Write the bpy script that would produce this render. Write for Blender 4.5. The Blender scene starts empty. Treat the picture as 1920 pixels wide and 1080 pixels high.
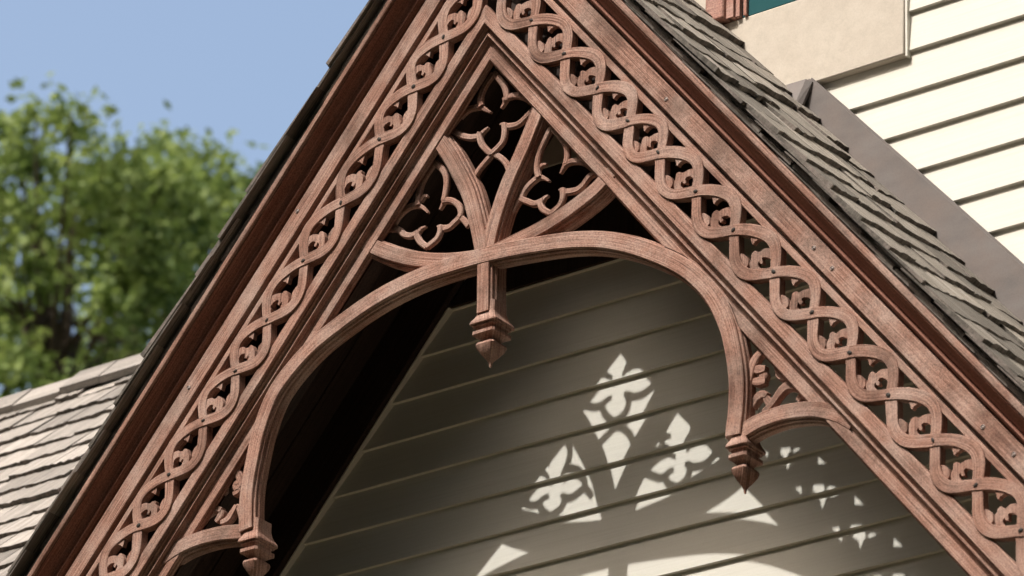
import bpy, bmesh, math, random
from mathutils import Vector, Matrix
import numpy as np

R = math.radians
random.seed(11)
scene = bpy.context.scene
C = scene.collection
ZO = 7.4                      # height of the gable's reference apex above the ground

# ------------------------------------------------------------------ camera
W0, H0 = 1920., 1080.
CAM = np.array([6.1260, -7.6729, -5.7130])
YAW, PIT, ROL, FPX = -0.66331, 0.45399, 0.03910, 8075.8
fwd = np.array([math.sin(YAW)*math.cos(PIT), math.cos(YAW)*math.cos(PIT), math.sin(PIT)])
_r = np.array([math.cos(YAW), -math.sin(YAW), 0.]); _u = np.cross(_r, fwd)
rgt = _r*math.cos(ROL)+_u*math.sin(ROL); upv = -_r*math.sin(ROL)+_u*math.cos(ROL)
cd = bpy.data.cameras.new('camera'); cam = bpy.data.objects.new('camera', cd); C.objects.link(cam)
cam.matrix_world = Matrix(((rgt[0], upv[0], -fwd[0], CAM[0]), (rgt[1], upv[1], -fwd[1], CAM[1]),
                           (rgt[2], upv[2], -fwd[2], CAM[2]+ZO), (0, 0, 0, 1)))
cd.sensor_width = 36.; cd.lens = FPX/W0*36.; cd.clip_start = .1; cd.clip_end = 3000
cd.dof.use_dof = True; cd.dof.focus_distance = 11.25; cd.dof.aperture_fstop = 5.6; cd.dof.aperture_blades = 0
scene.camera = cam

# ------------------------------------------------------------------ light
SUN_AZ, SUN_EL = R(12.8), R(54.6)         # az: to the left of the gable's front normal
to_sun = Vector((-math.sin(SUN_AZ)*math.cos(SUN_EL), -math.cos(SUN_AZ)*math.cos(SUN_EL), math.sin(SUN_EL)))
world = bpy.data.worlds.new('World'); scene.world = world; world.use_nodes = True
nt = world.node_tree; bg = nt.nodes['Background']
sky = nt.nodes.new('ShaderNodeTexSky'); sky.sky_type = 'NISHITA'; sky.sun_disc = False
sky.sun_elevation = SUN_EL; sky.sun_rotation = math.pi+SUN_AZ
sky.air_density = 1.3; sky.dust_density = 7.0; sky.ozone_density = 1.0
nt.links.new(sky.outputs[0], bg.inputs[0]); bg.inputs[1].default_value = .15
sd = bpy.data.lights.new('sun', 'SUN'); sun = bpy.data.objects.new('sun', sd); C.objects.link(sun)
sd.energy = 2.7; sd.angle = R(.53); sd.color = (1., .965, .905)
sun.rotation_euler = to_sun.to_track_quat('Z', 'Y').to_euler(); sun.location = (-3, -12, 22)
vs = scene.view_settings
vs.view_transform = 'Standard'; vs.look = 'None'; vs.exposure = .70; vs.gamma = 1.

# ------------------------------------------------------------------ frame of the gable
A = 0.886749; ca, sa, ta = math.cos(A), math.sin(A), math.tan(A)
D = .50                       # wall behind the gable's front plane (y = 0)
def P(side, s, n, y): return Vector((side*(s*ca+n*sa), y, -s*sa+n*ca+ZO))
def un(px, y):                # photo pixel -> point on the plane at depth y
    d = fwd+rgt*(px[0]-W0/2)/FPX-upv*(px[1]-H0/2)/FPX
    q = CAM+d*((y-CAM[1])/d[1]); return Vector((q[0], q[1], q[2]+ZO))
def unl(pts, o, k, y): return [un((o[0]+a/k, o[1]+b/k), y) for a, b in pts]

# ------------------------------------------------------------------ materials
def mat(name, col, rough=.7):
    m = bpy.data.materials.new(name); m.use_nodes = True
    b = m.node_tree.nodes['Principled BSDF']; b.inputs['Roughness'].default_value = rough
    b.inputs['Base Color'].default_value = (*col, 1); b.inputs['Specular IOR Level'].default_value = .25
    return m, m.node_tree, b
def N(t, kind, **kw):
    n = t.nodes.new(kind)
    for k, v in kw.items():
        if hasattr(n, k): setattr(n, k, v)
        else: n.inputs[k.replace('_', ' ')].default_value = v
    return n
def ramp(t, stops):
    n = t.nodes.new('ShaderNodeValToRGB'); e = n.color_ramp.elements
    while len(e) > 1: e.remove(e[0])
    e[0].position = stops[0][0]; e[0].color = (*stops[0][1], 1)
    for p, c in stops[1:]:
        x = e.new(p); x.color = (*c, 1)
    return n
def mixc(t, fac, a, b, blend='MIX'):
    n = t.nodes.new('ShaderNodeMix'); n.data_type = 'RGBA'; n.blend_type = blend
    for s, v in ((n.inputs[0], fac), (n.inputs[6], a), (n.inputs[7], b)):
        if hasattr(v, 'outputs') or hasattr(v, 'is_linked'): t.links.new(v if hasattr(v, 'is_linked') else v.outputs[0], s)
        elif isinstance(v, tuple): s.default_value = (*v, 1)
        else: s.default_value = v
    return n.outputs[2]
def grain(name, dark, mid, light, su, sv, rough=.75, coord='UV', patch=(.5, .4, .36), pf=.35, bump=.25, rnd=0., dist=.0012, spk=.38, stain=0.):
    m, t, b = mat(name, mid, rough); L = t.links.new
    tc = N(t, 'ShaderNodeTexCoord'); mp = N(t, 'ShaderNodeMapping'); mp.inputs['Scale'].default_value = (su, sv, sv)
    L(tc.outputs[coord], mp.inputs[0])
    oi = N(t, 'ShaderNodeObjectInfo'); ad = N(t, 'ShaderNodeVectorMath', operation='ADD')
    sc = N(t, 'ShaderNodeMath', operation='MULTIPLY'); sc.inputs[1].default_value = 37.
    L(oi.outputs['Random'], sc.inputs[0]); L(mp.outputs[0], ad.inputs[0]); L(sc.outputs[0], ad.inputs[1])
    n1 = N(t, 'ShaderNodeTexNoise', Scale=1., Detail=6., Roughness=.62); L(ad.outputs[0], n1.inputs['Vector'])
    rp = ramp(t, [(.3, dark), (.5, mid), (.72, light)]); L(n1.outputs[0], rp.inputs[0])
    n2 = N(t, 'ShaderNodeTexNoise', Scale=9., Detail=5., Roughness=.6)
    ad2 = N(t, 'ShaderNodeVectorMath', operation='ADD'); L(tc.outputs['Object'], ad2.inputs[0]); L(sc.outputs[0], ad2.inputs[1]); L(ad2.outputs[0], n2.inputs['Vector'])
    pr = ramp(t, [(.42, (0, 0, 0)), (.68, (pf, pf, pf))]); L(n2.outputs[0], pr.inputs[0])
    c = mixc(t, pr, rp, patch)
    n3 = N(t, 'ShaderNodeTexNoise', Scale=260., Detail=2.); L(ad2.outputs[0], n3.inputs['Vector'])
    sr = ramp(t, [(.36, (1-spk,)*3), (.5, (1, 1, 1)), (.66, (1+spk*.45,)*3)]); L(n3.outputs[0], sr.inputs[0])
    c = mixc(t, .8, c, sr.outputs[0], 'MULTIPLY')
    if rnd:
        rr = N(t, 'ShaderNodeMapRange'); rr.inputs[3].default_value = 1-rnd; rr.inputs[4].default_value = 1+rnd; L(oi.outputs['Random'], rr.inputs[0])
        cc = N(t, 'ShaderNodeCombineColor'); [L(rr.outputs[0], cc.inputs[i]) for i in range(3)]
        c = mixc(t, 1., c, cc.outputs[0], 'MULTIPLY')
    if stain:
        n4 = N(t, 'ShaderNodeTexNoise', Scale=3.2, Detail=7., Roughness=.68); L(ad2.outputs[0], n4.inputs['Vector'])
        st = ramp(t, [(.36, (1-stain, 1-stain*1.05, 1-stain*1.1)), (.50, (1, 1, 1)), (.7, (1.08, 1.08, 1.08))]); L(n4.outputs[0], st.inputs[0])
        c = mixc(t, 1., c, st.outputs[0], 'MULTIPLY')
    L(c, b.inputs['Base Color'])
    bp = N(t, 'ShaderNodeBump'); bp.inputs['Strength'].default_value = bump; bp.inputs['Distance'].default_value = dist
    mx = N(t, 'ShaderNodeMath', operation='ADD'); L(n1.outputs[0], mx.inputs[0]); L(n3.outputs[0], mx.inputs[1])
    L(mx.outputs[0], bp.inputs['Height']); L(bp.outputs[0], b.inputs['Normal'])
    return m
M = {}
M['wood'] = grain('weathered_red_wood', (.085, .036, .025), (.305, .160, .116), (.49, .31, .245), 5, 330, patch=(.44, .325, .275), pf=.62, bump=.7, stain=.45)
M['crown'] = grain('brown_painted_crown', (.13, .05, .033), (.24, .10, .068), (.34, .165, .118), 4, 300, patch=(.26, .125, .09), pf=.4, bump=.3)
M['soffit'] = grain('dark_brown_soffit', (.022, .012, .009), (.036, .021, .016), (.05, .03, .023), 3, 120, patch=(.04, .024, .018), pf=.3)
M['shingle'] = grain('grey_weathered_shingle', (.085, .073, .06), (.27, .243, .21), (.48, .445, .395), 6, 300, patch=(.20, .175, .145), pf=.6, bump=1., rnd=.4, rough=.9, dist=.002)
M['wing'] = grain('grey_brown_shingle', (.17, .152, .135), (.30, .272, .245), (.43, .393, .36), 5, 120, patch=(.25, .23, .21), pf=.5, bump=.5, rnd=.3, rough=.9)
M['cream'] = grain('cream_painted_clapboard', (.63, .605, .535), (.68, .655, .588), (.705, .682, .62), 2.5, 160, patch=(.66, .635, .565), pf=.4, bump=.03, rough=.55, spk=.03)
M['beige'] = grain('beige_painted_panel', (.48, .43, .365), (.53, .475, .405), (.56, .505, .435), 30, 30, coord='Object', patch=(.47, .41, .345), pf=.5, bump=.05, rough=.6, spk=.06)
M['flash'] = grain('brown_grey_flashing', (.125, .112, .108), (.155, .138, .132), (.18, .163, .157), 5, 12, coord='Object', patch=(.18, .135, .115), pf=.45, bump=.05, rough=.5, spk=.08)
M['frame'] = grain('red_brown_window_frame', (.26, .11, .08), (.36, .17, .13), (.46, .26, .2), 6, 200, coord='Object', pf=.3)
M['decking'] = grain('dark_weathered_decking', (.08, .07, .06), (.14, .125, .11), (.22, .20, .18), 5, 200, coord='Object', pf=.3)
M['shaded_end_grain'] = grain('shaded_shingle_end_grain', (.05, .042, .035), (.09, .08, .068), (.16, .145, .125), 60, 200, pf=.3, bump=.4)  # weathered end grain, coloured darker still to paint in shade at the butts
M['iron'] = mat('dark_iron', (.03, .024, .02), .6)[0]
M['steel'] = mat('grey_screw', (.33, .27, .25), .5)[0]
m, t, b = mat('window_glass', (.03, .10, .11), .05); b.inputs['Specular IOR Level'].default_value = .9; M['glass'] = m
m, t, b = mat('bark', (.07, .05, .035), .9); M['bark'] = m
def ground_mat():
    m, t, b = mat('lawn_and_gravel', (.15, .16, .09), .95); L = t.links.new
    tc = N(t, 'ShaderNodeTexCoord'); n1 = N(t, 'ShaderNodeTexNoise', Scale=.35, Detail=8.); L(tc.outputs['Object'], n1.inputs['Vector'])
    rp = ramp(t, [(.4, (.045, .065, .02)), (.55, (.075, .085, .035)), (.7, (.13, .115, .08))]); L(n1.outputs[0], rp.inputs[0]); L(rp.outputs[0], b.inputs['Base Color'])
    return m
M['ground'] = ground_mat()
def leaf_mat(name, cols):
    m, t, b = mat(name, cols[1], .6); L = t.links.new
    g = N(t, 'ShaderNodeTexCoord'); n1 = N(t, 'ShaderNodeTexNoise', Scale=2.2, Detail=4.); L(g.outputs['Object'], n1.inputs['Vector'])
    rp = ramp(t, [(.35, cols[0]), (.5, cols[1]), (.66, cols[2])]); L(n1.outputs[0], rp.inputs[0]); L(rp.outputs[0], b.inputs['Base Color'])
    tr = N(t, 'ShaderNodeBsdfTranslucent'); L(rp.outputs[0], tr.inputs[0])
    ms = N(t, 'ShaderNodeMixShader'); ms.inputs[0].default_value = .4
    out = t.nodes['Material Output']; L(b.outputs[0], ms.inputs[1]); L(tr.outputs[0], ms.inputs[2]); L(ms.outputs[0], out.inputs[0])
    return m
M['leaf'] = leaf_mat('bright_green_leaves', ((.09, .14, .035), (.165, .225, .055), (.25, .305, .085)))
M['blocker_leaf'] = mat('dark_green_leaves', (.05, .07, .02), .7)[0]
M['leaf2'] = leaf_mat('mid_green_leaves', ((.07, .12, .018), (.14, .20, .035), (.22, .27, .06)))

# ------------------------------------------------------------------ mesh helpers
def empty(name, loc, label=None, cat=None, group=None):
    o = bpy.data.objects.new(name, None); C.objects.link(o); o.location = loc; o.empty_display_size = .2
    if label: o['label'] = label; o['category'] = cat
    if group: o['group'] = group
    return o
def link(name, me, m, parent=None, sharp=35., label=None):
    if m and not me.materials: me.materials.append(M[m])
    if sharp is not None:
        bm = bmesh.new(); bm.from_mesh(me)
        bmesh.ops.recalc_face_normals(bm, faces=bm.faces)
        for f in bm.faces: f.smooth = True
        for e in bm.edges: e.smooth = len(e.link_faces) == 2 and e.calc_face_angle(0) < R(sharp)
        bm.to_mesh(me); bm.free()
    o = bpy.data.objects.new(name, me); C.objects.link(o)
    if parent:
        o.parent = parent; o.matrix_parent_inverse = pinv(parent)
    if label: o['label'] = label
    return o
def pinv(p):                    # mesh parts keep world coordinates; only the Empties are moved
    return Matrix.Translation(-p.location) if p.type == 'EMPTY' else Matrix.Identity(4)
def mesh(name, vs_, fs, uvs=None):
    me = bpy.data.meshes.new(name); me.from_pydata([tuple(v) for v in vs_], [], fs)
    if uvs is not None:
        ul = me.uv_layers.new(name='UVMap')
        for l in me.loops: ul.data[l.index].uv = uvs[l.vertex_index]
    return me
class MB:
    def __init__(s): s.v = []; s.f = []; s.uv = []
    def ringloft(s, rings, uvs, cap=True):
        b = len(s.v); n = len(rings[0])
        for r, u in zip(rings, uvs): s.v += r; s.uv += u
        for i in range(len(rings)-1):
            for j in range(n):
                k = (j+1) % n
                s.f.append((b+i*n+j, b+i*n+k, b+(i+1)*n+k, b+(i+1)*n+j))
        if cap:
            s.f.append(tuple(b+j for j in range(n))[::-1]); s.f.append(tuple(b+(len(rings)-1)*n+j for j in range(n)))
    def box(s, lo, hi):
        b = len(s.v)
        for x in (lo[0], hi[0]):
            for y in (lo[1], hi[1]):
                for z in (lo[2], hi[2]): s.v.append(Vector((x, y, z))); s.uv.append((x+y, z))
        s.f += [(b, b+1, b+3, b+2), (b+4, b+6, b+7, b+5), (b, b+4, b+5, b+1), (b+2, b+3, b+7, b+6), (b, b+2, b+6, b+4), (b+1, b+5, b+7, b+3)]
    def plate(s, pts, y0, y1):   # outline in the x-z plane, given thickness in y
        b = len(s.v); n = len(pts)
        for y in (y0, y1):
            for q in pts: s.v.append(Vector((q[0], y, q[2]))); s.uv.append((q[2], q[0]))
        s.f.append(tuple(b+i for i in range(n))); s.f.append(tuple(b+n+i for i in range(n))[::-1])
        for i in range(n):
            j = (i+1) % n; s.f.append((b+i, b+n+i, b+n+j, b+j))
    def build(s, name, m, parent=None, sharp=35., label=None): return link(name, mesh(name, s.v, s.f, s.uv), m, parent, sharp, label)
def perim(prof):
    u = [0.]
    for a, b in zip(prof, prof[1:]): u.append(u[-1]+math.hypot(a[0]-b[0], a[1]-b[1]))
    return u
def smooth(pts, per=8):
    out = []; n = len(pts)
    for i in range(n-1):
        p0 = pts[max(i-1, 0)]; p1 = pts[i]; p2 = pts[i+1]; p3 = pts[min(i+2, n-1)]
        for k in range(per):
            t_ = k/per
            out.append(.5*((2*p1)+(p2-p0)*t_+(2*p0-5*p1+4*p2-p3)*t_*t_+(3*p1-p0-3*p2+p3)*t_**3))
    out.append(pts[-1]); return out
def sweep(mb, pts, prof, dy=None, wid=None):
    """pts: points in an x-z plane, prof: closed outline of (offset across, depth y)"""
    n = len(pts); rings = []; uvs = []; L = 0; pu = perim(prof); off = random.random()*5
    for i, p in enumerate(pts):
        tg = pts[min(i+1, n-1)]-pts[max(i-1, 0)]; tg.y = 0; tg.normalize()
        nr = Vector((-tg.z, 0, tg.x)); k = wid[i] if wid else 1.; d = dy[i] if dy else 0.
        if i: L += (p-pts[i-1]).length
        rings.append([Vector((p.x, 0, p.z))+nr*(u*k)+Vector((0, y+d, 0)) for u, y in prof])
        uvs.append([(L+off, q) for q in pu])
    mb.ringloft(rings, uvs)
def rake(side, prof, s1, nseg=14, s0=None):
    mb = MB(); pu = perim(prof); off = random.random()*5; rings = []; uvs = []
    for i in range(nseg+1):
        t_ = i/nseg; r = []; uv = []
        for (n, y), q in zip(prof, pu):
            a = -n*ta if s0 is None else s0
            s = a+(s1-a)*t_; r.append(P(side, s, n, y)); uv.append((s+off, q))
        rings.append(r); uvs.append(uv)
    mb.ringloft(rings, uvs); return mb
def bar_prof(w, y0, dep=.038, step=1.):
    h = [(w-.0015, y0), (w, y0+.0015), (w+.0002, y0+.008), (w+.0022, y0+.0095), (w+.0045, y0+.0095), (w+.006, y0+.0125), (w+.006, y0+.0155), (w+.0035, y0+.0185),
         (w+.0065, y0+.0200), (w+.009, y0+.0230), (w+.009, y0+.0265), (w+.0065, y0+.030), (w+.0075, y0+.034), (w+.0075, y0+dep)]
    return [(-u, y) for u, y in h[::-1]]+h
def flat_prof(w, y0, dep, b=.003): return [(-w, y0+dep), (-w, y0+b), (-w+b, y0), (w-b, y0), (w, y0+b), (w, y0+dep)]

# ================================================================== ground
gm = MB(); gm.v = [Vector((x, y, 0)) for x, y in ((-900, -900), (900, -900), (900, 900), (-900, 900))]; gm.uv = [(0, 0)]*4; gm.f = [(0, 1, 2, 3)]
g = gm.build('ground', 'ground', None, None); g['kind'] = 'structure'

pm = MB(); pm.v = [Vector((x, y, .004)) for x, y in ((-5, -4.5), (9, -4.5), (9, D-.2), (-5, D-.2))]; pm.uv = [(0, 0)]*4; pm.f = [(0, 1, 2, 3)]
M['bounce_gravel'] = grain('tan_bounce_gravel', (.16, .13, .09), (.24, .20, .14), (.32, .27, .20), 30, 30, coord='Object', patch=(.26, .2, .13), pf=.4)
g = pm.build('bounce_path', 'bounce_gravel', None, None); g['kind'] = 'structure'  # unseen tan strip added to bounce warm light up at the wall

# ================================================================== the house wall
house = empty('house', (1, D, 0), 'house wall of cream clapboards with red-brown window above a beige panel', 'house')
H_0, EXP = -.66028, .116401
wall = MB(); XR = 5.2; NL = .40
def xleft(z): return -((NL-(z-ZO)*ca)/sa)                # left edge follows the sloping roof of the house
wp = [Vector((-3.6, 0, 0)), Vector((XR, 0, 0)), Vector((XR, 0, ZO+2.2)), Vector((xleft(ZO+2.2), 0, ZO+2.2)), Vector((-3.6, 0, ZO+(NL-3.6*sa)/ca))]
wall.plate(wp, D+.020, D+.30); wallo = wall.build('wall', 'cream', house, None)
kmax = int((ZO+H_0)/EXP)
for k in range(-24, kmax):
    z0 = ZO+H_0-EXP*k; z1 = z0+EXP+.022
    xl = max(-3.55, xleft(z1)+.02)
    mb = MB(); tl = random.uniform(-.0012, .0012)
    th = .0112+random.uniform(-.0012, .0012)
    prof = [(D, z0), (D+.0012, z0-.0016), (D+th+.002, z0-.0016), (D+.0160, z1), (D+.0132, z1)]
    rings = []; uvs = []
    nx = 24; zo = random.random()*9
    for i in range(nx+1):
        x = xl+(XR-xl)*i/nx; w = .0012*math.sin(x*1.7+k*2.1)+.0006*math.sin(x*5+k)
        rings.append([Vector((x, y, z+w)) for y, z in prof]); uvs.append([(x+zo, z) for y, z in prof])
    mb.ringloft(rings, uvs); mb.build('clapboard', 'cream', wallo)
# beige panel beneath the window
pz1 = un((1402, 23), D-.03).z; pz0 = un((1610, 121), D-.03).z; px1 = un((1688, 60), D-.03).x
mb = MB(); mb.box((px1-1.30, D-.013, pz0), (px1, D+.012, pz1)); po = mb.build('apron_panel', 'beige', house)
bv = po.modifiers.new('b', 'BEVEL'); bv.width = .004; bv.segments = 2
mb = MB(); mb.box((px1+.001, D-.008, pz0-.004), (px1+.007, D+.012, pz1+.5)); mb.build('panel_edge_bead', 'cream', house)
# window above
win = MB(); xa = un((1326, 25), D-.03).x; xb = un((1362, 25), D-.03).x; xc = un((1372, 20), D).x; xd = un((1397, 20), D).x
mb = MB(); mb.box((xa-.22, D-.026, pz1+.0005), (xa-.0015, D+.012, pz1+.9)); mb.build('casing', 'beige', house)
mb = MB(); mb.box((xa, D-.042, pz1+.001), (xb, D+.06, pz1+.9)); wo = mb.build('window', 'frame', house)
b_ = wo.modifiers.new('b', 'BEVEL'); b_.width = .006; b_.segments = 2
mb = MB(); mb.box((xb+.004, D-.030, pz1+.001), (xb+.010, D+.06, pz1+.9)); mb.build('glazing_bead', 'cream', wo)
mb = MB(); mb.box((xc, D-.032, pz1+.001), (xd-.016, D+.02, pz1+.9)); mb.box((xd-.012, D-.026, pz1+.001), (xd, D+.02, pz1+.9)); mb.build('sash_stile', 'frame', wo)
mb = MB(); mb.box((xd+.010, D-.022, pz1+.001), (xd+.019, D+.02, pz1+.9)); mb.build('sash_stile', 'frame', wo)
mb = MB(); mb.box((xd+.001, D-.012, pz1+.0012), (xd+.499, D-.006, pz1+.9)); mb.build('pane', 'glass', wo)
mb = MB(); mb.box((xd+.5, D-.03, pz1+.0015), (px1-.003, D+.012, pz1+.9)); mb.build('casing', 'beige', house)
mb = MB(); mb.box((-.95, D-.05, .15), (-.80, D+.012, ZO-2.15)); mb.box((.80, D-.05, .15), (.95, D+.012, ZO-2.15)); mb.box((-.799, D-.05, ZO-2.30), (.799, D+.012, ZO-2.152)); do = mb.build('bounce_block_door', 'soffit', house)  # unseen dark door added to cut light bounced off the lower wall
mb = MB(); mb.box((-.798, D-.02, .15), (-.005, D+.012, ZO-2.302)); mb.box((.005, D-.02, .15), (.798, D+.012, ZO-2.302)); mb.build('bounce_block_door_leaf', 'soffit', do)
# roof of the house: its left slope is behind the porch gable
mb = MB(); rings = []
for y in (.30, 7.0):
    rings.append([P(-1, s, n, y) for s, n in ((-3.4, .415), (2.3, .415), (2.3, .49), (-3.4, .49))])
mb.ringloft(rings, [[(0, 0)]*4]*2); mb.build('house_roof', 'wing', house)

# ================================================================== porch gable
porch = empty('porch_gable', (0, .2, ZO-2.3), 'steep porch gable with carved red-brown wooden tracery and grey shingle roof', 'gable')
SE = 2.95
fas_p = [(.0762, .040), (.0765, .026), (.0855, .026), (.0855, 0), (.0875, -.0025), (.1352, -.0025), (.1370, -.0005), (.1370, .04)]
crown_p = [(.1375, .04), (.1375, .022), (.1415, .022), (.1420, .0020), (.1440, -.003), (.1460, -.0070), (.1485, -.0120), (.1510, -.0135), (.1535, -.0125), (.1550, -.0095), (.1552, .0060),
           (.1585, .0060), (.1590, -.0040), (.1660, -.0100), (.1730, -.0185), (.1790, -.0270), (.1835, -.0370), (.1860, -.0455), (.1900, -.0455), (.1900, .04)]
fillet_p = [(.1903, .04), (.1903, -.0500), (.1920, -.0535), (.1940, -.0545), (.2055, -.0545), (.2075, -.0525), (.2075, .04)]
inner_p = [(-.0972, .078), (-.0972, .016), (-.1000, .0145), (-.1030, .0240), (-.1085, .0265), (-.1110, .0215), (-.1145, .0205), (-.1170, .0255), (-.1200, .0340), (-.1295, .0400), (-.1315, .0400), (-.1315, .0360), (-.1330, .0345),
           (-.1560, .0345), (-.1575, .0360), (-.1578, .0425), (-.1595, .0435), (-.1615, .0460), (-.1615, .0495), (-.1595, .0520), (-.1620, .0530), (-.1645, .0560), (-.1645, .0600), (-.1622, .0640), (-.1630, .067), (-.1630, .078)]
up_b = [(.0575, .030), (.0575, .0060), (.0590, .0045), (.0735, .0045), (.0750, .006), (.0750, .030)]
lo_b = [(-.0965, .030), (-.0965, .0075), (-.0945, .0055), (-.0640, .0055), (-.0605, .0085), (-.0600, .030)]
SCREWS = {1: [(1249, 186), (1526, 465), (1843, 801), (1901, 852), (1560, 503)], -1: [(557.5, 396), (354, 727)]}
for side in (-1, 1):
    f = rake(side, fas_p, SE).build('fascia', 'wood', porch)
    rake(side, crown_p, SE).build('crown_moulding', 'crown', porch); rake(side, fillet_p, SE).build('fillet', 'wood', porch)
    rake(side, inner_p if side > 0 else [(n, min(y, .0585)) for n, y in inner_p[:-5]], SE).build('inner_moulding', 'wood', porch)
    rake(side, up_b, SE).build('lace_border', 'wood', porch); rake(side, lo_b, SE).build('lace_border', 'wood', porch)
    for q in SCREWS[side]:
        c = un(q, -.0025); mb = MB(); rings = []; uvs = []
        for rr, yy in ((.0062, .004), (.0062, -.0012), (.0050, -.0022), (.0042, -.0006), (.0032, -.0010), (.0012, -.0026)):
            rings.append([Vector((c.x+rr*math.cos(2*math.pi*k/12), -.0025+yy, c.z+rr*math.sin(2*math.pi*k/12))) for k in range(12)]); uvs.append([(0, 0)]*12)
        mb.ringloft(rings, uvs); mb.build('screw', 'steel', f)

# ---- pierced lace band: one panel per interval between two pegs
NODE = {-1: [.204, .359, .519, .716, .896, 1.081, 1.237, 1.397, 1.564, 1.722], 1: [.257, .427, .599, .759, .912, 1.09, 1.269, 1.459, 1.636, 1.802, 1.978, 2.165, 2.34, 2.518]}
UP = [(0, 0), (.092, .0150), (.221, .0318), (.379, .0465), (.532, .0545), (.667, .0525), (.780, .0425), (.849, .0324), (.93, .0175), (1, 0)]
LO = [(0, 0), (.107, -.0120), (.216, -.0275), (.334, -.0430), (.478, -.0525), (.637, -.0505), (.762, -.0388), (.879, -.0205), (1, 0)]
SCR = [(.700, .0400), (.618, .0270), (.590, .0150), (.570, .0085), (.520, .0065), (.498, -.0020), (.522, -.0090), (.540, -.0150), (.585, -.0260), (.702, -.0360), (.880, -.0240), (.850, -.0120), (.800, -.0150), (.735, -.0165), (.690, -.0120), (.680, -.0060), (.720, -.0075), (.745, -.0040), (.725, .0010), (.690, .0030), (.690, .0095), (.740, .0165), (.810, .0185), (.850, .0120), (.870, .0200), (.800, .0370)]
CUS = [(.215, .0270), (.270, .0225), (.345, .0160), (.400, .0115), (.412, .0135), (.405, .0220), (.430, .0330), (.390, .0420), (.300, .0380)]
LEA = [(.330, -.0330), (.345, -.0250), (.394, -.0205), (.473, -.0205), (.541, -.0262), (.566, -.0345), (.540, -.0420), (.482, -.0440), (.398, -.0420)]
for side in (-1, 1):
    nd = NODE[side][:]; sp = .17
    while nd[0] > -.05: nd.insert(0, nd[0]-sp)
    while nd[-1] < SE-.1: nd.append(nd[-1]+sp)
    for k in range(len(nd)-1):
        a, b = nd[k], nd[k+1]; jn = random.uniform(-.0015, .0015)
        def Q(s_, n_, y=0.): return P(side, a+(b-a)*s_, n_+jn*math.sin(math.pi*s_), y)
        mb = MB()
        for tab, d0, d1 in ((UP, -.0016, .0016), (LO, .0016, -.0016)):
            pts = [q for q in smooth([Q(*w) for w in tab], 3)]
            tt = [i/(len(pts)-1) for i in range(len(pts))]
            keep = [(q, t_) for q, t_ in zip(pts, tt) if q.x*side > .004]
            if len(keep) < 4: continue
            wob = random.random()*6; wk = random.uniform(.94, 1.05)
            sweep(mb, [q for q, _ in keep], flat_prof(.0150, 0., .025, .0010), [d0+(d1-d0)*t_ for _, t_ in keep], [wk*(1+.05*math.sin(wob+7*t_)) for _, t_ in keep])
        if not mb.v: continue
        part = None
        if all(Q(*w).x*side > .012 for w in CUS+SCR):
            mb.plate(smooth([Q(*w) for w in CUS], 2), .0030, .017)
        part = mb.build('lace_panel', 'wood', porch)
        if all(Q(*w).x*side > .012 for w in CUS+SCR+LEA):
            sc = MB(); jj = [(u+random.uniform(-.010, .010), v+random.uniform(-.0014, .0014)) for u, v in SCR[1:-2]]
            op = smooth([Q(*w) for w in [SCR[0]]+jj+SCR[-2:]], 3)
            cx = sum((p.x for p in op))/len(op); cz = sum((p.z for p in op))/len(op)
            rings = []; uvs = []
            for y, kk in ((.017, 1), (.0032, 1), (.0022, .985)):
                rings.append([Vector((cx+(p.x-cx)*kk, y, cz+(p.z-cz)*kk)) for p in op]); uvs.append([(p.z, p.x) for p in op])
            sc.ringloft(rings, uvs)
            sc.build('scroll', 'wood', part, 50)
            lf = MB(); op = smooth([Q(*w) for w in LEA], 2); lf.plate(op, .0060, .018); lf.build('leaf_cusp', 'wood', part)
        if k and Q(0, 0).x*side > .02:
            c = Q(random.uniform(-.02, .02), random.uniform(-.003, .003)); mb = MB(); rr = []; uu = []; ang = random.uniform(0, 3); el = random.uniform(.55, 1.)
            for rd, y in ((.0052, .002), (.0052, -.0034), (.0030, -.0042)):
                rr.append([Vector((c.x+rd*(el*math.cos(ang)*math.cos(j*.6283)-1.25*math.sin(ang)*math.sin(j*.6283)), y, c.z+rd*(el*math.sin(ang)*math.cos(j*.6283)+1.25*math.cos(ang)*math.sin(j*.6283)))) for j in range(10)]); uu.append([(0, 0)]*10)
            mb.ringloft(rr, uu); mb.build('peg', 'iron', part)

# ---- tracery bars (front planes 1.5 mm apart so no two faces are flush)
def bar(name, pxs, w, y0, dep=.038, wid=None):
    pts = smooth([un(q, y0) for q in pxs], 10); mb = MB()
    sweep(mb, pts, bar_prof(w, y0, dep), None, wid and [wid[0]+(wid[1]-wid[0])*i/(len(pts)-1) for i in range(len(pts))]); return mb.build(name, 'wood', porch, 40)
bar('arch', [(459.5, 992), (459, 975), (461, 920), (472, 857), (486.5, 798), (516, 728), (574, 656), (637, 603), (707, 555), (783, 517), (857, 491.5), (925, 473), (997, 459), (1073, 449), (1140, 450.7), (1207, 467), (1278, 499), (1328, 544), (1358, 598), (1372, 653), (1379, 708), (1378, 763), (1374, 800), (1373, 815)], .0215, .0250, .044)
bar('saddle_bar', [(676, 450), (690, 457), (724, 472), (770, 484), (820, 488), (870, 484), (913, 474.5), (962, 452), (1011, 427), (1060, 396), (1109, 358), (1137, 329), (1150, 318)], .0195, .0362, .050)
bar('cusp_bar', [(806, 240), (817, 255), (842, 292), (863, 331), (877, 362), (890, 410), (898, 447), (903, 476)], .0205, .0379, .048)
bar('cusp_bar', [(1020, 180), (1010, 200), (979, 276), (948, 346), (926, 411), (916, 452), (912, 478)], .0205, .0396, .046)
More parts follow.
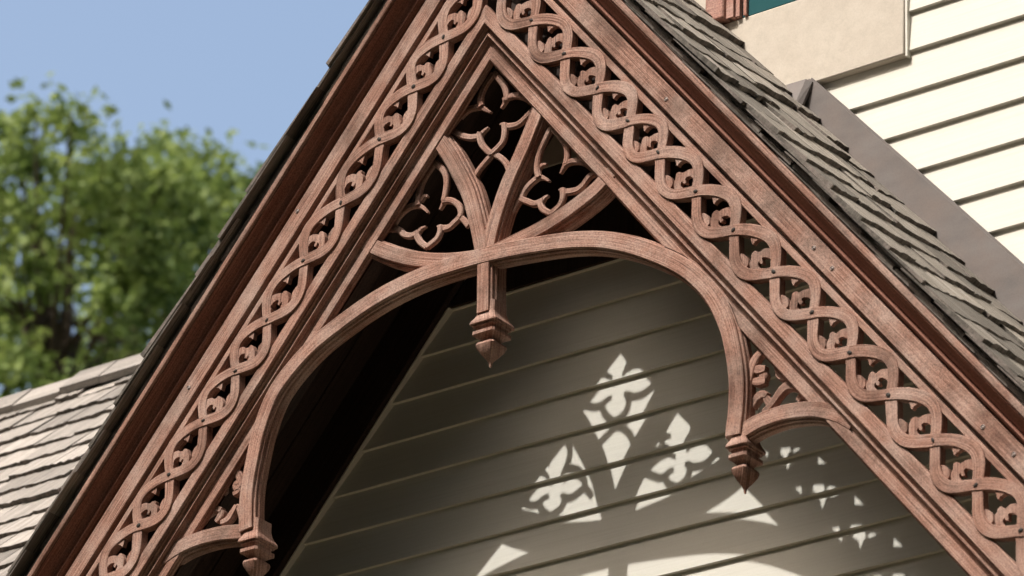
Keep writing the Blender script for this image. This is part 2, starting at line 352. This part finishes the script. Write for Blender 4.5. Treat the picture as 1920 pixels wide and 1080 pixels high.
bar('foot_arch', [(1386, 812), (1395, 804.5), (1426, 787), (1472, 772), (1525, 767), (1567, 775), (1586, 784), (1600, 791.5)], .0195, .0326, .042)
bar('foot_arch', [(462, 996), (448, 997), (412, 999.5), (376, 1008), (345, 1020), (320, 1035), (302, 1048)], .0195, .0326, .042)
bar('post', [(906, 478), (905, 500), (904.5, 540), (904, 584)], .0185, .0268, .066)
def pendant(c0, hw, k=1.):
    """c0: middle of the front lower edge of the flare"""
    yc = .066; zz = c0.z; xx = c0.x
    sec = [(.060, .028, .031), (.034, .0285, .032), (.022, .032, .035), (.011, .038, .040), (.003, .0455, .045), (0, .0475, .046), (-.0045, .0475, .046), (-.005, .041, .040), (-.0105, .041, .040), (-.011, .035, .034),
           (-.019, .032, .031), (-.0235, .036, .035), (-.024, .0415, .040), (-.0325, .0415, .040), (-.034, .036, .035), (-.043, .022, .022), (-.0475, .0195, .0195), (-.050, .024, .024), (-.054, .031, .031), (-.060, .0335, .0335), (-.068, .031, .031), (-.085, .019, .019), (-.098, .008, .008), (-.106, .004, .004), (-.115, .003, .003)]
    mb = MB(); rings = []; uvs = []
    for z, w, d in sec:
        w *= hw/.0475; c = min(.006, w*.25); d = min(d, .052)
        q = [(-w+c, -d), (w-c, -d), (w, -d+c), (w, d-c), (w-c, d), (-w+c, d), (-w, d-c), (-w, -d+c)]
        rings.append([Vector((xx+a, yc+b, zz+z*k)) for a, b in q]); uvs.append([(z, a+b) for a, b in q])
    mb.ringloft(rings, uvs); return mb.build('pendant', 'wood', porch, 30)
for (lx, ly), (rx, ry) in (((877, 607), (929, 592)), ((1357, 836), (1400, 825)), ((443, 1014), (483, 1004))):
    a = un((lx, ly), .022); b = un((rx, ry), .022)
    pendant((a+b)/2, (b.x-a.x)/2*.94)
# ---- quatrefoils
YQ = .061
def foil(name, o, k, loops, spurs, legs=(), w=.0086):
    mb = MB(); j = 0
    for lp in loops:
        sweep(mb, smooth(unl(lp, o, k, YQ), 5), flat_prof(w, YQ+.0011*(j % 4), .011, .0030)); j += 1
    for sp_ in spurs:
        p = unl(sp_, o, k, YQ); pts = smooth(p, 4); n = len(pts)
        sweep(mb, pts, flat_prof(w, YQ+.0055, .010, .0025), None, [1.-.75*i/(n-1) for i in range(n)])
    for lg in legs:
        sweep(mb, smooth(unl(lg, o, k, YQ), 5), flat_prof(w*.95, YQ+.0048, .011, .003))
    return mb.build(name, 'wood', porch, 40)
foil('quatrefoil', (700, 120), 4.5,
     [[(900, 352), (893, 320), (900, 250), (940, 165), (1005, 72)], [(1005, 72), (1085, 165), (1112, 250), (1105, 300)],
      [(1085, 300), (1130, 270), (1200, 258), (1280, 285), (1358, 345)], [(1358, 345), (1290, 422), (1205, 498), (1115, 517), (1080, 510)],
      [(1095, 500), (1098, 560), (1085, 640), (1040, 700), (985, 750)], [(985, 750), (945, 720), (900, 665), (882, 595), (888, 570)],
      [(905, 592), (860, 606), (800, 612), (715, 590), (645, 545)], [(645, 545), (700, 460), (780, 378), (860, 353), (905, 352)]],
     [[(1100, 290), (1085, 325), (1062, 365)], [(1110, 512), (1080, 495), (1055, 500)], [(880, 600), (915, 555), (955, 525)], [(885, 345), (930, 375), (975, 398)]],
     [[(985, 745), (930, 810), (880, 870), (845, 925)], [(985, 745), (1050, 775), (1100, 825), (1125, 880)]])
foil('quatrefoil', (660, 300), 4.5,
     [[(545, 375), (548, 330), (568, 220), (612, 125), (688, 15)], [(688, 15), (762, 85), (786, 165), (778, 260), (762, 335)],
      [(750, 345), (790, 332), (840, 340), (890, 380), (905, 440), (890, 475)], [(895, 470), (850, 515), (800, 558), (745, 568)],
      [(738, 555), (730, 610), (700, 665), (622, 728)], [(622, 728), (570, 690), (538, 640), (535, 600)],
      [(550, 598), (490, 630), (430, 622), (370, 575), (290, 575)], [(320, 580), (350, 505), (400, 440), (470, 385), (545, 368)]],
     [[(765, 330), (745, 370), (725, 410)], [(745, 565), (725, 548), (703, 552)], [(535, 612), (565, 570), (608, 550)], [(530, 370), (580, 390), (625, 435)], [(560, 330), (600, 290), (622, 300)]],
     [[(885, 460), (930, 500), (965, 545)], [(310, 575), (280, 592), (262, 600)]])
foil('quatrefoil', (900, 220), 4.5,
     [[(485, 500), (472, 440), (472, 390), (490, 295), (530, 200), (590, 80)], [(590, 80), (660, 150), (712, 225), (725, 310), (712, 385)],
      [(695, 400), (735, 372), (800, 360), (865, 372), (920, 410), (975, 460)], [(970, 455), (905, 492), (845, 570), (785, 608), (690, 622)],
      [(688, 605), (690, 670), (660, 742), (588, 805)], [(588, 805), (525, 775), (500, 730), (500, 690)],
      [(520, 692), (450, 722), (390, 704), (330, 680)], [(330, 690), (352, 625), (400, 560), (470, 500), (500, 490)]],
     [[(710, 380), (685, 420), (662, 465)], [(700, 618), (680, 595), (650, 605)], [(505, 700), (530, 665), (562, 650)], [(475, 495), (520, 500), (568, 528)], [(475, 420), (510, 390), (545, 385)]],
     [[(340, 660), (300, 715), (262, 790)]])
# ---- leafy cusps in the two spandrels
def cusps(o, k, strips, w):
    mb = MB()
    for i, s_ in enumerate(strips):
        pts = smooth(unl(s_, o, k, .048), 5); n = len(pts)
        sweep(mb, pts, flat_prof(w, .046+.0016*i, .018, .003), None, [1.15-.45*abs(2*j/(n-1)-1) for j in range(n)])
    return mb.build('spandrel_cusp', 'wood', porch, 40)
cusps((1300, 600), 3.375, [[(352, 400), (365, 320), (385, 255), (425, 208), (490, 190)], [(372, 310), (410, 312), (452, 305)], [(365, 385), (405, 388), (450, 382)], [(425, 315), (432, 350), (425, 385)], [(430, 575), (480, 530), (525, 465), (565, 420), (610, 408), (660, 430), (720, 485)],
                            [(355, 545), (385, 490), (420, 462), (450, 470)], [(440, 480), (470, 515), (510, 520)], [(505, 255), (520, 300), (540, 345), (600, 355)], [(640, 500), (665, 470), (705, 470)]], .0112)
cusps((280, 820), 4.153, [[(715, 380), (700, 310), (665, 268), (625, 290)], [(700, 330), (665, 370), (690, 410), (650, 440)], [(545, 435), (560, 405), (585, 395)], [(385, 660), (430, 590), (490, 552), (550, 560)], [(505, 650), (540, 600), (550, 560)], [(540, 655), (590, 630), (625, 580), (660, 520)], [(655, 525), (690, 560), (700, 650)]], .0105)

# ---- soffit, wall trim and the brown panel in the top of the gable
rake(-1, [(-.0505, D-.010), (-.0540, D-.010), (-.0555, D-.007), (-.0555, D+.03), (-.0505, D+.03)], SE, 2).build('scribe_strip', 'cream', porch)
for side in (-1, 1):
    for i in range(4):
        y0 = .118+i*(D-.122)/4; y1 = y0+(D-.122)/4-.004
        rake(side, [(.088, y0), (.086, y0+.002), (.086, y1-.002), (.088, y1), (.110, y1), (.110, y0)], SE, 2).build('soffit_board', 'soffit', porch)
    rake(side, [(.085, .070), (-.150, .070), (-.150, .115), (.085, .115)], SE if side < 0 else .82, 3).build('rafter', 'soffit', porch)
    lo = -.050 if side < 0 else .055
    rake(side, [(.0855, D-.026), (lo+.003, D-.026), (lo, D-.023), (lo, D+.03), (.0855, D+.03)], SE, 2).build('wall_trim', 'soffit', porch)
zt = H_0
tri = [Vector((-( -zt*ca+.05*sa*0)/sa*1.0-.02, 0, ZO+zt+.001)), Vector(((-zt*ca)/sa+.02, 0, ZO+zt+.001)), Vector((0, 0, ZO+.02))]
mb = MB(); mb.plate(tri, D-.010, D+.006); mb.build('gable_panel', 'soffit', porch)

# ---- shingle roof
def shingle_mesh(v, wave=.0035, tw=.012, L=.30, lift=.010):
    rr = random.Random(v); nx, ny = 7, 4; mb = MB()
    jit = [rr.uniform(-wave, wave) for _ in range(nx+1)]; tj = [rr.uniform(-.0016, .0016) for _ in range(nx+1)]; sk = rr.uniform(-.006, .006); cup = rr.uniform(-.002, .004)
    top = []; bot = []
    for j in range(ny+1):
        f = j/ny
        for i in range(nx+1):
            x = i/nx-.5; s = -L*f+(jit[i]+sk*x if j == 0 else 0)
            c = cup*(4*x*x)*(1-f)
            th = (tw+tj[i])*(1-f)+.002
            top.append((x, s, lift*(1-f)+th+c)); bot.append((x, s, lift*(1-f)+c))
    vs_ = top+bot; n = len(top); fs = []
    for j in range(ny):
        for i in range(nx):
            a = j*(nx+1)+i; fs += [(a, a+1, a+nx+2, a+nx+1), (n+a, n+a+nx+1, n+a+nx+2, n+a+1)]
    for i in range(nx): fs += [(i, n+i, n+i+1, i+1), (ny*(nx+1)+i, ny*(nx+1)+i+1, n+ny*(nx+1)+i+1, n+ny*(nx+1)+i)]
    for j in range(ny):
        a = j*(nx+1); b = a+nx; fs += [(a, a+nx+1, n+a+nx+1, n+a), (b, n+b, n+b+nx+1, b+nx+1)]
    me = mesh('shingle', vs_, fs, [(q[1], q[0]*.14) for q in vs_])
    return me
def finish(me, m):
    me.materials.append(M[m]); me.materials.append(M['shaded_end_grain'])
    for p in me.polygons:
        if abs(p.normal.y) > .8 or abs(p.normal.x) > .8: p.material_index = 1  # butt and side faces take the painted-shade colour
    bm = bmesh.new(); bm.from_mesh(me); bmesh.ops.recalc_face_normals(bm, faces=bm.faces)
    for f in bm.faces: f.smooth = True
    for e in bm.edges: e.smooth = e.calc_face_angle(0) < R(30)
    bm.to_mesh(me); bm.free(); return me
def lay(parent, meshes, origin, down, across, nrm, exps, s0, s1, y0, y1, tw, front_jit=.0, wmin=.07, wmax=.17, twist=0., gap=.003):
    """shingles laid on a plane; origin on the plane, courses every exps from s0 to s1"""
    s = s0; ci = 0
    while s < s1:
        y = y0-random.uniform(0, front_jit)
        first = True
        while y < y1-.02:
            w = random.uniform(wmin, wmax); w = min(w, y1-y)
            if y1-y-w < .04: w = y1-y
            o = bpy.data.objects.new('shingle', random.choice(meshes)); C.objects.link(o)
            ym = y+w/2; d = down.normalized(); a = across.normalized(); k = nrm.normalized()
            sj = s+random.uniform(-.014, .018); tl = random.gauss(0, .014)
            a2 = (a+k*(tl+twist)).normalized(); k2 = d.cross(a2)
            if k2.dot(k) < 0: k2 = -k2
            pos = origin+d*sj+a*ym+k*(twist*(ym-y0)+random.uniform(0, .0022))
            th = random.uniform(.75, 1.25)
            mw = Matrix(((a2.x*(w-gap), d.x, k2.x*th, pos.x), (a2.y*(w-gap), d.y, k2.y*th, pos.y), (a2.z*(w-gap), d.z, k2.z*th, pos.z), (0, 0, 0, 1)))
            o.parent = parent; o.matrix_parent_inverse = Matrix.Identity(4); o.matrix_basis = mw
            y += w; first = False
        s += exps*random.uniform(.96, 1.04); ci += 1
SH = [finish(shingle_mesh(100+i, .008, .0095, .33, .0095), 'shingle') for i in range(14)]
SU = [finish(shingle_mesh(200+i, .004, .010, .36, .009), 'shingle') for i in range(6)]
# the deck below is built at the world origin, so its children keep world coordinates
for side in (-1, 1):
    tw_ = .066
    deck = MB(); rings = []
    pr = [(.2320, -.026), (.2320+(D-.004+.026)*tw_*.97, D-.004), (.185, D-.004), (.185, .0415), (.2078, .0415), (.2078, -.026)]
    for s in (None, SE+.06): rings.append([P(side, (-n*ta if s is None else s), n, y) for n, y in pr])
    deck.ringloft(rings, [[(0, 0)]*6]*2)
    dk = deck.build('roof', 'decking', None, None); dk.parent = porch; dk.matrix_parent_inverse = Matrix.Translation(-porch.location)
    down = P(side, 1, 0, 0)-P(side, 0, 0, 0); nrm = P(side, 0, 1, 0)-P(side, 0, 0, 0); ac = Vector((0, 1, 0))
    lay(dk, SU, P(side, 0, .2082, 0), down, ac, nrm, .15, -.02, SE+.1, -.044, .0, .012, .008, .044, .05, 0.)
    lay(dk, SH, P(side, 0, .2335, 0), down, ac, nrm, .132, -.10, SE+.12, -.070, D-.008, .012, .014, .07, .20, tw_)
# ridge boards are above the picture; a simple pair closes the roof
for side in (-1, 1):
    rake(side, [(.285, -.08), (.285, D), (.303, D), (.303, -.08)], -.20, 2).build('ridge_board', 'shingle', porch)

# ---- flashing where the right slope meets the wall
fy = D-.030
fl = MB(); top = [(1517, 147), (1582, 203), (1769, 368), (1985, 560)]; bot = [(1985, 690), (1769, 490), (1582, 310), (1470, 205)]
fl.plate([un(q, fy) for q in top+bot], fy, fy+.012); fo = fl.build('flashing', 'flash', porch)
fb = MB()
for i in range(3):
    a, b = un(top[i], fy), un(top[i+1], fy); d = (b-a).normalized(); n = Vector((d.z, 0, -d.x)); n = n if n.z > 0 else -n
    pts = [a+n*.000, b+n*.000, b+n*.006, a+n*.006]
    fb.plate(pts, fy+.006, fy+.022)
fb.build('flashing_hem', 'flash', fo)
tp = MB(); q = [un((1474, 159), fy-.012), un((1511, 148), fy-.012), un((1523, 153), fy-.004), un((1505, 195), fy-.02), un((1488, 200), fy-.035)]
b0 = len(tp.v); tp.v += q+[p+Vector((.0, .008, 0)) for p in q]; tp.uv += [(0, 0)]*10
tp.f += [(0, 1, 2, 3, 4), (9, 8, 7, 6, 5)]+[(i, i+5, (i+1) % 5+5, (i+1) % 5) for i in range(5)]
tp.build('flashing_fold', 'flash', fo, 20)

# ================================================================== lower wing with a shingled roof, behind to the left
RY = 2.0; r0 = un((0, 772), RY); r1 = un((250, 708), RY)
rz = (r0.z+r1.z)/2
wing = empty('house_wing', ((r0.x+r1.x)/2, RY, 0), 'low house wing with sunlit grey-brown shingle roof behind the gable', 'house wing')
BETA = R(46); XW0, XW1 = r0.x-1.1, r1.x+1.3
wm = MB(); rings = []
for x in (XW0-3, XW1): rings.append([Vector((x, RY, rz)), Vector((x, RY-2.6*math.cos(BETA), rz-2.6*math.sin(BETA))), Vector((x, RY-2.55*math.cos(BETA), rz-2.6*math.sin(BETA)-.1)), Vector((x, RY+2.55*math.cos(BETA), rz-2.6*math.sin(BETA)-.1)), Vector((x, RY+2.6*math.cos(BETA), rz-2.6*math.sin(BETA)))])
wm.ringloft(rings, [[(0, 0)]*5]*2); wr = wm.build('roof', 'wing', None, None); wr.parent = wing; wr.matrix_parent_inverse = Matrix.Translation(-wing.location)
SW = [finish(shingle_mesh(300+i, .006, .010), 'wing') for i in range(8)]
lay(wr, SW, Vector((XW0, RY, rz+.004)), Vector((0, -math.cos(BETA), -math.sin(BETA))), Vector((1, 0, 0)), Vector((0, -math.sin(BETA), math.cos(BETA))), .158, .16, 2.6, 0., XW1-XW0, .01, 0, .10, .22, 0., .006)
rc = MB()
x = XW0
i = 0
while x < XW1:
    x2 = x+random.uniform(.16, .28); rings = []; dz = random.uniform(-.010, .012)
    for xx in (x+.002, x2-.002):
        rings.append([Vector((xx, RY+.012, rz+.058+dz)), Vector((xx, RY-.012, rz+.058+dz)), Vector((xx, RY-.105, rz-.040+dz)), Vector((xx, RY-.092, rz-.060+dz)), Vector((xx, RY, rz+.030+dz)), Vector((xx, RY+.092, rz-.060+dz)), Vector((xx, RY+.105, rz-.040+dz))])
    mbb = MB(); mbb.ringloft(rings, [[(x, q_*.03) for q_ in range(7)]]*2); o = mbb.build('ridge_cap', 'wing', wing); x = x2
ww = MB(); ww.box((XW0-2.9, RY-1.55, 0), (XW1-.05, RY+1.55, rz-2.6*math.sin(BETA)-.101)); ww.build('wall', 'cream', wing, None)

# ================================================================== trees beyond
def tree(name, label, px, Y, top_px, rx, rz_, nleaf, m, seed, leaf=.075, ncl=150, low=.35):
    rd = random.Random(seed); c = un(px, Y); zt_ = un((px[0], top_px), Y).z; cz = zt_-rz_
    root = empty(name, (c.x, Y, 0), label, 'tree', 'trees beyond the wing roof')
    tk = MB()
    def limb(pts, r0_, r1_, nseg=7):
        n = len(pts); rings = []; uvs = []
        for i, p in enumerate(pts):
            tg = (pts[min(i+1, n-1)]-pts[max(i-1, 0)]).normalized(); u = tg.orthogonal().normalized(); v = tg.cross(u); r = r0_+(r1_-r0_)*i/(n-1)
            rings.append([p+u*r*math.cos(6.2832*k/nseg)+v*r*math.sin(6.2832*k/nseg) for k in range(nseg)]); uvs.append([(0, 0)]*nseg)
        tk.ringloft(rings, uvs)
    base = Vector((c.x, Y, 0)); mid = Vector((c.x+rd.uniform(-.2, .2), Y, cz-rz_*.7))
    limb(smooth([base, base*.5+mid*.5+Vector((rd.uniform(-.15, .15), 0, 0)), mid, Vector((c.x+rd.uniform(-.3, .3), Y, cz)), Vector((c.x, Y, zt_-.5))], 5), .17, .02)
    cl = []
    while len(cl) < ncl:
        v = Vector((rd.gauss(0, 1), rd.gauss(0, 1), rd.gauss(0, 1))).normalized()*rd.uniform(.35, 1)**.6
        lump = 1+.16*math.sin(5*v.x+seed)+.14*math.sin(7*v.z+2*seed)
        p = Vector((c.x+v.x*rx*lump, Y+v.y*rx*lump, cz+v.z*rz_*(1+.10*math.sin(9*v.x+seed)))); cl.append(p)
    for p in cl[::3]:
        st = Vector((c.x, Y, cz-rz_*.7+rd.uniform(.0, rz_*.9))); md = st*.5+p*.5+Vector((0, 0, -.15+rd.uniform(-.2, .2))); limb(smooth([st, md, p], 3), rd.uniform(.03, .06), .010, 5)
    tk.build('trunk', 'bark', root, 60)
    rng = np.random.default_rng(seed); per = nleaf//ncl
    cen = np.repeat(np.array([tuple(p) for p in cl]), per, axis=0); n = len(cen)
    sz = np.repeat(rng.uniform(.22, .46, len(cl)), per)[:, None]
    pos = cen+rng.normal(0, .55, (n, 3))*sz*np.array([1, 1, .7])
    d1 = rng.normal(0, 1, (n, 3)); d1 /= np.linalg.norm(d1, axis=1)[:, None]
    nr = rng.normal(0, .7, (n, 3))+np.array([0, -.35, .8]); d2 = np.cross(nr, d1); d2 /= np.linalg.norm(d2, axis=1)[:, None]+1e-9
    L = leaf*rng.uniform(.6, 1.25, (n, 1))
    a = pos-d1*L; b = pos+d2*L*.62; c2 = pos+d1*L; e = pos-d2*L*.62
    V = np.stack([a, b, c2, e], 1).reshape(-1, 3)
    me = bpy.data.meshes.new('crown'); me.vertices.add(len(V)); me.vertices.foreach_set('co', V.ravel())
    me.loops.add(n*4); me.loops.foreach_set('vertex_index', np.arange(n*4)); me.polygons.add(n); me.polygons.foreach_set('loop_start', np.arange(n)*4); me.polygons.foreach_set('loop_total', np.full(n, 4)); me.update(); me.validate()
    link('crown', me, m, root, None)
tree('maple_tree', 'tall leafy green tree rising above the low wing ridge, nearer of two', (110, 540), 20., 225, 2.1, 2.7, 17000, 'leaf', 5, .066, 165)
tree('maple_tree', 'darker green tree standing behind the tall leafy tree', (335, 580), 24., 285, 2.1, 2.7, 12500, 'leaf', 9, .074, 135)

# ================================================================== unseen leaf ring added behind the camera to block sky light
rng = np.random.default_rng(77); nb = 1700; ang = rng.uniform(R(-120), R(125), nb)
sd_ = np.clip((np.abs(ang+SUN_AZ)-R(28))/R(30), 0, 1); rad = rng.uniform(0, 5, nb)+15.8-3.8*sd_
hmax = 20+8*sd_  # blocker kept lower towards the sun so direct light clears it
cc = np.stack([rad*np.sin(ang), -rad*np.cos(ang), rng.uniform(.02, 1, nb)*hmax], 1)
per = 60; cen = np.repeat(cc, per, axis=0); n = len(cen)
pos = cen+rng.normal(0, .75, (n, 3)); pos[:, 2] = np.maximum(pos[:, 2], .1)
d1 = rng.normal(0, 1, (n, 3)); d1 /= np.linalg.norm(d1, axis=1)[:, None]
nr = rng.normal(0, .8, (n, 3))+np.array([0, 0, .8]); d2 = np.cross(nr, d1); d2 /= np.linalg.norm(d2, axis=1)[:, None]+1e-9
LL = .30*rng.uniform(.6, 1.3, (n, 1))
V = np.stack([pos-d1*LL, pos+d2*LL*.7, pos+d1*LL, pos-d2*LL*.7], 1).reshape(-1, 3)
me = bpy.data.meshes.new('sky_block_leaves'); me.vertices.add(len(V)); me.vertices.foreach_set('co', V.ravel())
me.loops.add(n*4); me.loops.foreach_set('vertex_index', np.arange(n*4)); me.polygons.add(n); me.polygons.foreach_set('loop_start', np.arange(n)*4); me.polygons.foreach_set('loop_total', np.full(n, 4)); me.update(); me.validate()
wd = link('sky_block_leaves', me, 'blocker_leaf', None, None); wd['kind'] = 'stuff'; wd['label'] = 'unseen ring of leaves added to block sky light'; wd['category'] = 'sky_block_leaves'
